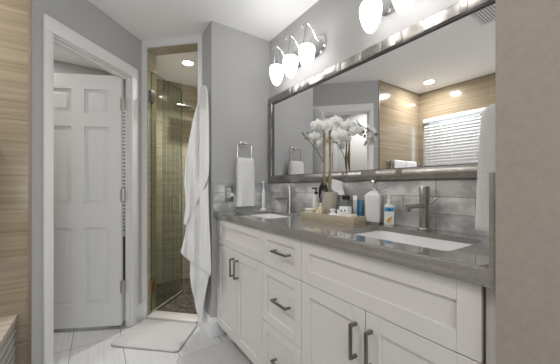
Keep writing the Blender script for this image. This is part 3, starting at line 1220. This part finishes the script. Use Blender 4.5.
# ------------------------------------------------------------------ tray and toiletries
TR = thing('tray', 'shallow taupe rectangular tray on the grey worktop between the sinks', 'tray', (1.0775, 1.09, ZC))
tx0, tx1, ty0, ty1 = 1.03, 1.125, .885, 1.295
tz = ZC + .0004
th = .042
p = MB()
p.box((tx0, ty0, tz), (tx1, ty1, tz + .006))
p.build('tray_base', M['tray'], TR)
p = MB()
p.box((tx0, ty0, tz + .0062), (tx0 + .007, ty1, tz + th), .0015)
p.box((tx1 - .007, ty0, tz + .0062), (tx1, ty1, tz + th), .0015)
p.box((tx0 + .0071, ty0, tz + .0062), (tx1 - .0071, ty0 + .007, tz + th), .0015)
p.box((tx0 + .0071, ty1 - .007, tz + .0062), (tx1 - .0071, ty1, tz + th), .0015)
p.build('tray_rim', M['tray'], TR)
TZ0 = tz + .0064

# orchid
px_, py_ = 1.172, 1.183
orc = thing('potted_orchid', 'white orchid with two staked flower stems in a greige pot', 'plant', (px_, py_, ZC + .0004))
TZP = ZC + .0004
MB().lathe([(.036, 0), (.039, .004), (.045, .146), (.046, .159), (.043, .160), (.041, .147), (.01, .146)], (px_, py_, TZP), 28).build('pot', M['pot'], orc)
MB().lathe([(.0405, .141), (.03, .146), (.005, .1475)], (px_, py_, TZP), 20).build('moss', mk('moss', (.05, .045, .03), .95), orc)


def W(px, py, xw):     # place a detail of the plant at world depth plane X = xw
    a = (px - 280) / F_PX
    t_ = xw / (math.sin(YAW) + a * math.cos(YAW))
    return Vector((xw, t_ * (math.cos(YAW) - a * math.sin(YAW)), EYE + (186.8 - py) / F_PX * t_))


def blade(base, dirv, length, width, droop, lift):
    loops = []
    d_ = Vector(dirv).normalized()
    s_ = Vector((-d_.y, d_.x, 0)).normalized()
    for i in range(9):
        f = i / 8
        c_ = Vector(base) + d_ * length * f + Vector((0, 0, lift * f - droop * f * f))
        w_ = width * (math.sin(PI * min(1, .12 + f * .86)) ** .7) + .001
        loops.append([c_ + s_ * w_, c_ + Vector((0, 0, -.004 - w_ * .15)), c_ - s_ * w_, c_ + Vector((0, 0, -.006 - w_ * .15))])
    return MB().loft(loops)


zp = TZP + .149
lf_ = MB().tube([W(328, 191.5, 1.15), W(325.5, 186, 1.142), W(322.5, 184, 1.136), W(320.6, 188, 1.132), W(319.8, 193, 1.131), W(319.2, 198, 1.131)], [.004, .010, .0125, .0115, .008, .002], 10)
lf_.build('leaf', M['leaf'], orc)
for bs, dv, ln, wd, dr, lf in (((1.160, 1.20, zp), (-.2, 1, 0), .060, .020, .03, .075), ((1.18, 1.20, zp), (.35, 1, 0), .06, .018, .10, .07)):
    blade(bs, dv, ln, wd, dr, lf).build('leaf', M['leaf'], orc, 60)
# stakes
stk_a, stk_b = (1.152, 1.216), (1.165, 1.181)
for (sx, sy), zt in ((stk_a, 1.485), (stk_b, 1.50)):
    st = MB()
    st.tube([(sx, sy, zp - .02), (sx, sy, zt)], .0052, 8)
    st.build('stake', M['stem'], orc)
    st = MB()
    st.tube([(sx + .004 * math.cos(k * 1.1), sy + .006 + .003 * math.sin(k * 1.3), zp + (zt - zp) * k / 10) for k in range(11)], .0034, 8)
    for k in (3, 6, 8):
        st.lathe([(.005, -.005), (.007, 0), (.005, .005)], (sx, sy + .003, zp + (zt - zp) * k / 10), 8)
    st.build('flower_stem', M['stem_g'], orc)


sprayA = [Vector((stk_a[0], stk_a[1], 1.30)), W(317, 150, 1.135), W(310, 142, 1.125), W(304, 135, 1.12)]
st = MB().tube(sprayA, .0028, 8)
sprayB = [Vector((stk_b[0], stk_b[1], 1.49)), W(336, 120, 1.175), W(345, 122, 1.185), W(355, 127, 1.195), W(361, 130, 1.20)]
st.tube(sprayB, .0028, 8)
sprayC = [Vector((stk_a[0], stk_a[1], 1.48)), W(321, 121, 1.14), W(316, 124, 1.13), W(312, 131, 1.12)]
st.tube(sprayC, .0028, 8)
st.build('flower_stem', M['stem_g'], orc)


def blossom(c, face, size):
    face = Vector(face).normalized()
    z = face
    x = z.orthogonal().normalized()
    upv = Vector((0, 0, 1))
    y = (upv - z * upv.dot(z)).normalized()
    x = y.cross(z)
    R_ = Matrix((x, y, z)).transposed().to_4x4()
    T_ = Matrix.Translation(c) @ R_
    mb = MB()
    for ang_, ln, wd in ((90, .95, .55), (210, .92, .52), (330, .92, .52), (18, 1.0, .95), (162, 1.0, .95)):
        b = bmesh.new()
        a = math.radians(ang_)
        rows = []
        for i in range(7):
            f = i / 6
            r = size * ln * f
            w_ = size * wd * .5 * math.sin(PI * (.10 + .86 * f)) ** .6
            zz = size * (.16 * math.sin(f * PI) - .16 * f * f) + (0.004 if ang_ in (18, 162) else 0)
            row = []
            for k in (-1, -.5, 0, .5, 1):
                u, v = r, w_ * k
                row.append(b.verts.new((u * math.cos(a) - v * math.sin(a), u * math.sin(a) + v * math.cos(a), zz - size * .10 * k * k)))
            rows.append(row)
        for r0, r1 in zip(rows, rows[1:]):
            for k in range(4):
                b.faces.new((r0[k], r0[k + 1], r1[k + 1], r1[k]))
        ret = bmesh.ops.extrude_face_region(b, geom=b.faces[:])
        for v in ret['geom']:
            if isinstance(v, bmesh.types.BMVert):
                v.co.z -= .0012
        bmesh.ops.recalc_face_normals(b, faces=b.faces[:])
        mb.add(b, T_)
    o_ = mb.build('blossom', M['petal'], orc, 70)
    lp_ = MB()
    b = bmesh.new()
    bmesh.ops.create_uvsphere(b, u_segments=8, v_segments=6, radius=size * .11)
    bmesh.ops.translate(b, vec=(0, -size * .10, size * .16), verts=b.verts)
    lp_.add(b, T_)
    lp_.build('lip', M['lipfl'], o_)


for fx, fy_, xw, sz, fc in ((317, 125.5, 1.115, .047, (-.7, -.5, .0)), (314.5, 137, 1.125, .042, (-.8, -.35, -.25)), (327.5, 125.5, 1.10, .043, (-.6, -.8, .1)),
                            (336, 121.5, 1.15, .045, (-.55, -.8, .2)), (339, 136, 1.105, .050, (-.8, -.55, -.1)), (348.5, 126, 1.165, .046, (-.6, -.8, 0)),
                            (357.5, 131.5, 1.178, .042, (-.5, -.85, -.1)), (322, 144, 1.16, .038, (-.3, -.9, -.3)), (331, 139, 1.18, .038, (-.6, -.6, -.2)),
                            (345, 140, 1.16, .036, (-.6, -.6, -.3))):
    blossom(W(fx, fy_, xw), fc, sz)
for bx, by in ((304, 134.5), (307.5, 133), (305.5, 138), (302.5, 133), (308, 139), (361, 129), (363.5, 132), (342.5, 128), (352, 134)):
    bb = MB()
    bb.sphere(W(bx, by, 1.12 if bx < 320 else 1.195), .0072, (1, 1, 1.25), 10, 8)
    bb.build('bud', M['bud'], orc)

# small things in the tray
def onebox(name, lo, hi, bev, mat, lab, cat, group=None, rot=0.0):
    mb = MB().box(lo, hi, bev)
    o_ = mb.build(name, M[mat])
    recenter(o_)
    o_.rotation_euler = (0, 0, rot)
    tag(o_, lab, cat, group)
    return o_


def roll(y0, y1, x, z, r, lab):
    mb = MB()
    n = 28
    sp = []
    for i in range(n):
        a = 2 * PI * i / n
        rr = r * (1 + .04 * math.sin(3 * a))
        sp.append((rr * math.cos(a), rr * math.sin(a)))
    mb.loft([[(x + a * s_, y, z + b_ * s_) for a, b_ in sp] for y, s_ in ((y0, .6), (y0 + .002, .95), (y0 + .006, 1), ((y0 + y1) / 2, 1.02), (y1 - .006, 1), (y1 - .002, .95), (y1, .6))])
    o_ = mb.build('rolled_washcloth', M['terry'])
    tag(recenter(o_), lab, 'washcloth', 'rolled washcloths in the tray')


roll(1.205, 1.280, 1.0571, TZ0 + .0215, .0190, 'rolled white washcloth lying at the front left of the tray')
roll(1.215, 1.282, 1.0968, TZ0 + .0215, .0190, 'rolled white washcloth lying behind another at the left of the tray')
onebox('soap_bar', (1.042, 1.212, TZ0 + .0415), (1.100, 1.276, TZ0 + .057), .006, 'cream', 'cream soap bar lying on the rolled washcloths at left of tray', 'soap')


def mini_bottle(x, y, z, r, h, mat, capm, lab, cap_h=.014):
    t_ = thing('mini_bottle', lab, 'bottle', (x, y, z), 'small bottles in the tray')
    MB().lathe([(r * .9, 0), (r, .003), (r, h * .78), (r * .8, h * .88), (r * .45, h * .93), (r * .45, h)], (x, y, z), 18).build('bottle_body', M[mat], t_)
    MB().lathe([(r * .55, h + .0002), (r * .55, h + cap_h)], (x, y, z), 14).build('cap', M[capm], t_)
    return t_


mini_bottle(1.094, 1.189, TZ0, .013, .076, 'gold', 'cream', 'small pale gold bottle beside the orchid pot')
mini_bottle(1.060, 1.178, TZ0, .010, .052, 'cream', 'gold', 'tiny cream bottle next to the rolled washcloths')
# wrapped soaps and sachets at the right of the tray
for x, y, s_, mt, lab in ((1.074, 1.068, .028, 'tissue', 'white wrapped soap puff in front of the orchid pot'),
                          (1.060, 1.012, .018, 'tissue', 'white wrapped soap puff at the middle of the tray')):
    mb = MB()
    mb.loft([[(x + s_ * .8 * k_ * (1 + .18 * math.sin(5 * a + k_)) * math.cos(a), y + s_ * k_ * (1 + .18 * math.sin(5 * a + k_)) * math.sin(a), TZ0 + z_) for a in [2 * PI * i / 30 for i in range(30)]]
             for k_, z_ in ((.7, 0), (.95, .012), (.9, .03), (.55, .042), (.3, .046), (.6, .06), (.5, .064))])
    tag(recenter(mb.build('wrapped_soap', M[mt], None, 60)), lab, 'soap', 'wrapped soaps in the tray')
k = 0
for x, y, h, mt, lab in ((1.057, .964, .042, 'pink', 'pale pink soap block at the tray front, beside the wrapped soap puff'),
                         (1.057, .930, .046, 'pink', 'pale pink soap block in the front right corner of the tray'),
                         (1.100, .945, .044, 'cream', 'cream soap block behind the pink blocks, right of the white carton')):
    onebox('soap_block', (x - .014, y - .015, TZ0 + .0001), (x + .014, y + .015, TZ0 + h), .004, mt, lab, 'soap', 'soap blocks along the tray front', .15 * (k - 1))
    k += 1
t = thing('soap_carton', 'small white carton with two black dots in the tray', 'box', (1.101, 1.003, TZ0))
MB().box((1.086, .972, TZ0 + .0001), (1.1165, 1.033, TZ0 + .080), .002).build('carton', M['paper'], t)
p = MB()
p.lathe([(.005, -.0006), (.005, -.0001)], (1.086, .992, TZ0 + .060), 10, 'x')
p.lathe([(.005, -.0006), (.005, -.0001)], (1.086, 1.016, TZ0 + .058), 10, 'x')
p.build('printed_dots', M['dark'], t)
# tissue box behind the pot
t = thing('tissue_box', 'grey tissue box with a white tissue standing behind the orchid pot', 'tissue box', (1.2065, 1.078, ZC))
MB().box((1.191, 1.032, ZC + .0004), (1.222, 1.124, TZ0 + .135), .003).build('box', M['grey'], t)
loops = []
for i in range(11):
    f = i / 10
    w_ = .037 * (.55 + .45 * min(1, f * 3.5)) * (.9 if i == 10 else 1)
    d_ = (.006 + .007 * math.sin(PI * min(1, f * .8 + .1))) * (.4 if i == 10 else 1)
    c_ = W(341 - 3.5 * min(1, f * 3), 191.5, 1.206)
    lp = []
    for k in range(28):
        a = 2 * PI * k / 28
        u = math.copysign(abs(math.cos(a)) ** .5, math.cos(a))
        q = c_ + rt * (w_ * u) + fw * (d_ * math.sin(a) + .004 * math.sin(u * 5 + f * 4))
        q.z = 1.1112 + (.088 - .010 * u) * f
        lp.append(q)
    loops.append(lp)
MB().loft(loops).build('tissue', M['tissue'], t, 50)
# dark-lidded jar
t = thing('lidded_jar', 'small clear jar with a black lid standing behind the white carton', 'jar', (1.163, 1.055, ZC))
MB().lathe([(.020, .0004), (.021, .003), (.021, .115), (.018, .12)], (1.163, 1.055, ZC), 20).build('jar_body', M['clear'], t)
MB().lathe([(.0215, .1205), (.0215, .142), (.019, .145)], (1.163, 1.055, ZC), 20).build('lid', M['dark'], t)
# clear acrylic cup with tubes, beside the tray
cx_, cy_ = 1.168, .975
t = thing('acrylic_cup', 'clear square acrylic cup of tubes behind the right end of the tray', 'cup', (cx_, cy_, ZC))
c = MB()
q = .0255
zc0 = ZC + .0004
c.box((cx_ - q, cy_ - q, zc0), (cx_ + q, cy_ + q, zc0 + .004))
for a0, a1 in (((cx_ - q, cy_ - q), (cx_ - q + .003, cy_ + q)), ((cx_ + q - .003, cy_ - q), (cx_ + q, cy_ + q)), ((cx_ - q + .003, cy_ - q), (cx_ + q - .003, cy_ - q + .003)), ((cx_ - q + .003, cy_ + q - .003), (cx_ + q - .003, cy_ + q))):
    c.box((a0[0], a0[1], zc0 + .004), (a1[0], a1[1], zc0 + .12))
c.build('cup_wall', M['clear'], t)


def squeeze_tube(x, y, z, h, r, lab, mat):
    t_ = thing('squeeze_tube', lab, 'tube', (x, y, z), 'toiletry tubes in the acrylic cup')
    n = 18
    MB().loft([[(x + r * sx_ * math.cos(2 * PI * i / n), y + r * sy_ * math.sin(2 * PI * i / n), z + .018 + hh) for i in range(n)]
               for sx_, sy_, hh in ((.7, .7, 0), (1, 1, .006), (.9, 1.0, h * .5), (.45, 1.15, h * .85), (.12, 1.2, h))]).build('tube_body', M[mat], t_)
    MB().lathe([(r * .8, 0), (r * .8, .0175)], (x, y, z), 14).build('cap', M['white_pl'], t_)


squeeze_tube(cx_ - .010, cy_ + .010, zc0 + .0045, .122, .012, 'white squeeze tube, the taller of two in the acrylic cup', 'paper')
squeeze_tube(cx_ + .010, cy_ - .011, zc0 + .0045, .095, .011, 'blue squeeze tube, the shorter of two in the acrylic cup', 'blue')

# white bottle with pump behind the tray
t = thing('lotion_bottle', 'white round lotion bottle with black pump behind the left end of the tray', 'bottle', (1.226, 1.375, ZC))
MB().lathe([(.022, .0004), (.024, .004), (.024, .125), (.020, .137), (.010, .142)], (1.226, 1.375, ZC), 22).build('bottle_body', M['ceramic'], t)
p = MB()
p.lathe([(.011, .1425), (.011, .158), (.004, .16), (.004, .178)], (1.226, 1.375, ZC), 14)
p.box((1.189, 1.369, ZC + .178), (1.236, 1.381, ZC + .187), .003)
p.build('pump', M['dark'], t)

# square white dispenser
dx_, dy_ = 1.192, .891
t = thing('soap_dispenser', 'tall square white dispenser with chrome pump between tray and near faucet', 'soap dispenser', (dx_, dy_, ZC))
mdis = Matrix.Translation((dx_, dy_, ZC + .0004)) @ Matrix.Rotation(math.radians(24), 4, 'Z')


def sq(h_, z, r=.008):
    return rrect(-h_, h_, -h_, h_, z, r, 3)


MB().loft([sq(.033, 0), sq(.034, .003), sq(.0345, .012)], True, mdis).build('base_band', M['chrome'], t)
MB().loft([sq(.0335, .0125), sq(.0350, .02), sq(.0375, .12), sq(.039, .146, .006), sq(.037, .151, .006), sq(.018, .168, .006), sq(.014, .172, .006)], True, mdis).build('body', M['ceramic'], t)
p = MB()
p.lathe([(.014, .1725), (.014, .186), (.010, .19), (.006, .191), (.006, .206), (.013, .207), (.013, .222), (.011, .225)], (dx_, dy_, ZC), 18)
p.tube([(dx_, dy_, ZC + .216), (dx_ - .03, dy_ + .012, ZC + .217), (dx_ - .042, dy_ + .017, ZC + .210)], .005, 8)
p.build('pump', M['chrome'], t)

# hand soap bottle with blue label
hx_, hy_ = 1.208, .812
t = thing('hand_soap_bottle', 'small pump bottle of hand soap with a blue and white label', 'soap bottle', (hx_, hy_, ZC))
mh = Matrix.Translation((hx_, hy_, ZC + .0004)) @ Matrix.Rotation(math.radians(34), 4, 'Z')


def ov(a_, b_, z, n=24, e=.6):
    return [(b_ * math.copysign(abs(math.cos(2 * PI * i / n)) ** e, math.cos(2 * PI * i / n)), a_ * math.copysign(abs(math.sin(2 * PI * i / n)) ** e, math.sin(2 * PI * i / n)), z) for i in range(n)]


MB().loft([ov(.023, .014, 0), ov(.0245, .0155, .004), ov(.0245, .0155, .088), ov(.021, .0135, .10), ov(.010, .010, .108, e=1), ov(.009, .009, .110, e=1)], True, mh).build('bottle_body', M['white_pl'], t)
MB().box((-.0172, -.0215, .010), (-.0158, .0215, .070), 0, mh).build('label', M['paper'], t)
lb = MB().box((-.0172, -.0215, .0702), (-.0158, .0215, .090), 0, mh).build('label_band', M['blue'], t)
p = MB()
p.prism([(.006 * math.cos(k), .006 * math.sin(k)) for k in [2 * PI * i / 14 for i in range(14)]], 0, .0006, 0,
        mh @ Matrix.Translation((-.0173, 0, .078)) @ Matrix.Rotation(-PI / 2, 4, 'Y'))
p.prism([(0, -.010), (.006, -.004), (0, .0), (-.006, -.004)], 0, .0006, 0,
        mh @ Matrix.Translation((-.0173, 0, .078)) @ Matrix.Rotation(-PI / 2, 4, 'Y'))
p.build('emblem', M['navy'], t)
p = MB()
for k, (yy, zz, ln) in enumerate(((-.004, .036, .026), (.002, .028, .022), (-.002, .022, .016))):
    p.box((-.0178, -ln / 2, -.0042), (-.0173, ln / 2, .0042), 0, mh @ Matrix.Translation((0, yy, zz)) @ Matrix.Rotation(math.radians(-38), 4, 'X'))
p.build('label_drawing', M['amber'], t)
p = MB()
p.lathe([(.0115, .1105), (.0115, .124), (.0085, .128), (.0085, .152), (.004, .153), (.004, .168), (.007, .169), (.007, .180)], (hx_, hy_, ZC), 16)
p.tube([(hx_, hy_, ZC + .175), (hx_ - .018, hy_ + .010, ZC + .176), (hx_ - .027, hy_ + .015, ZC + .171)], .004, 8)
p.build('pump', M['white_pl'], t)
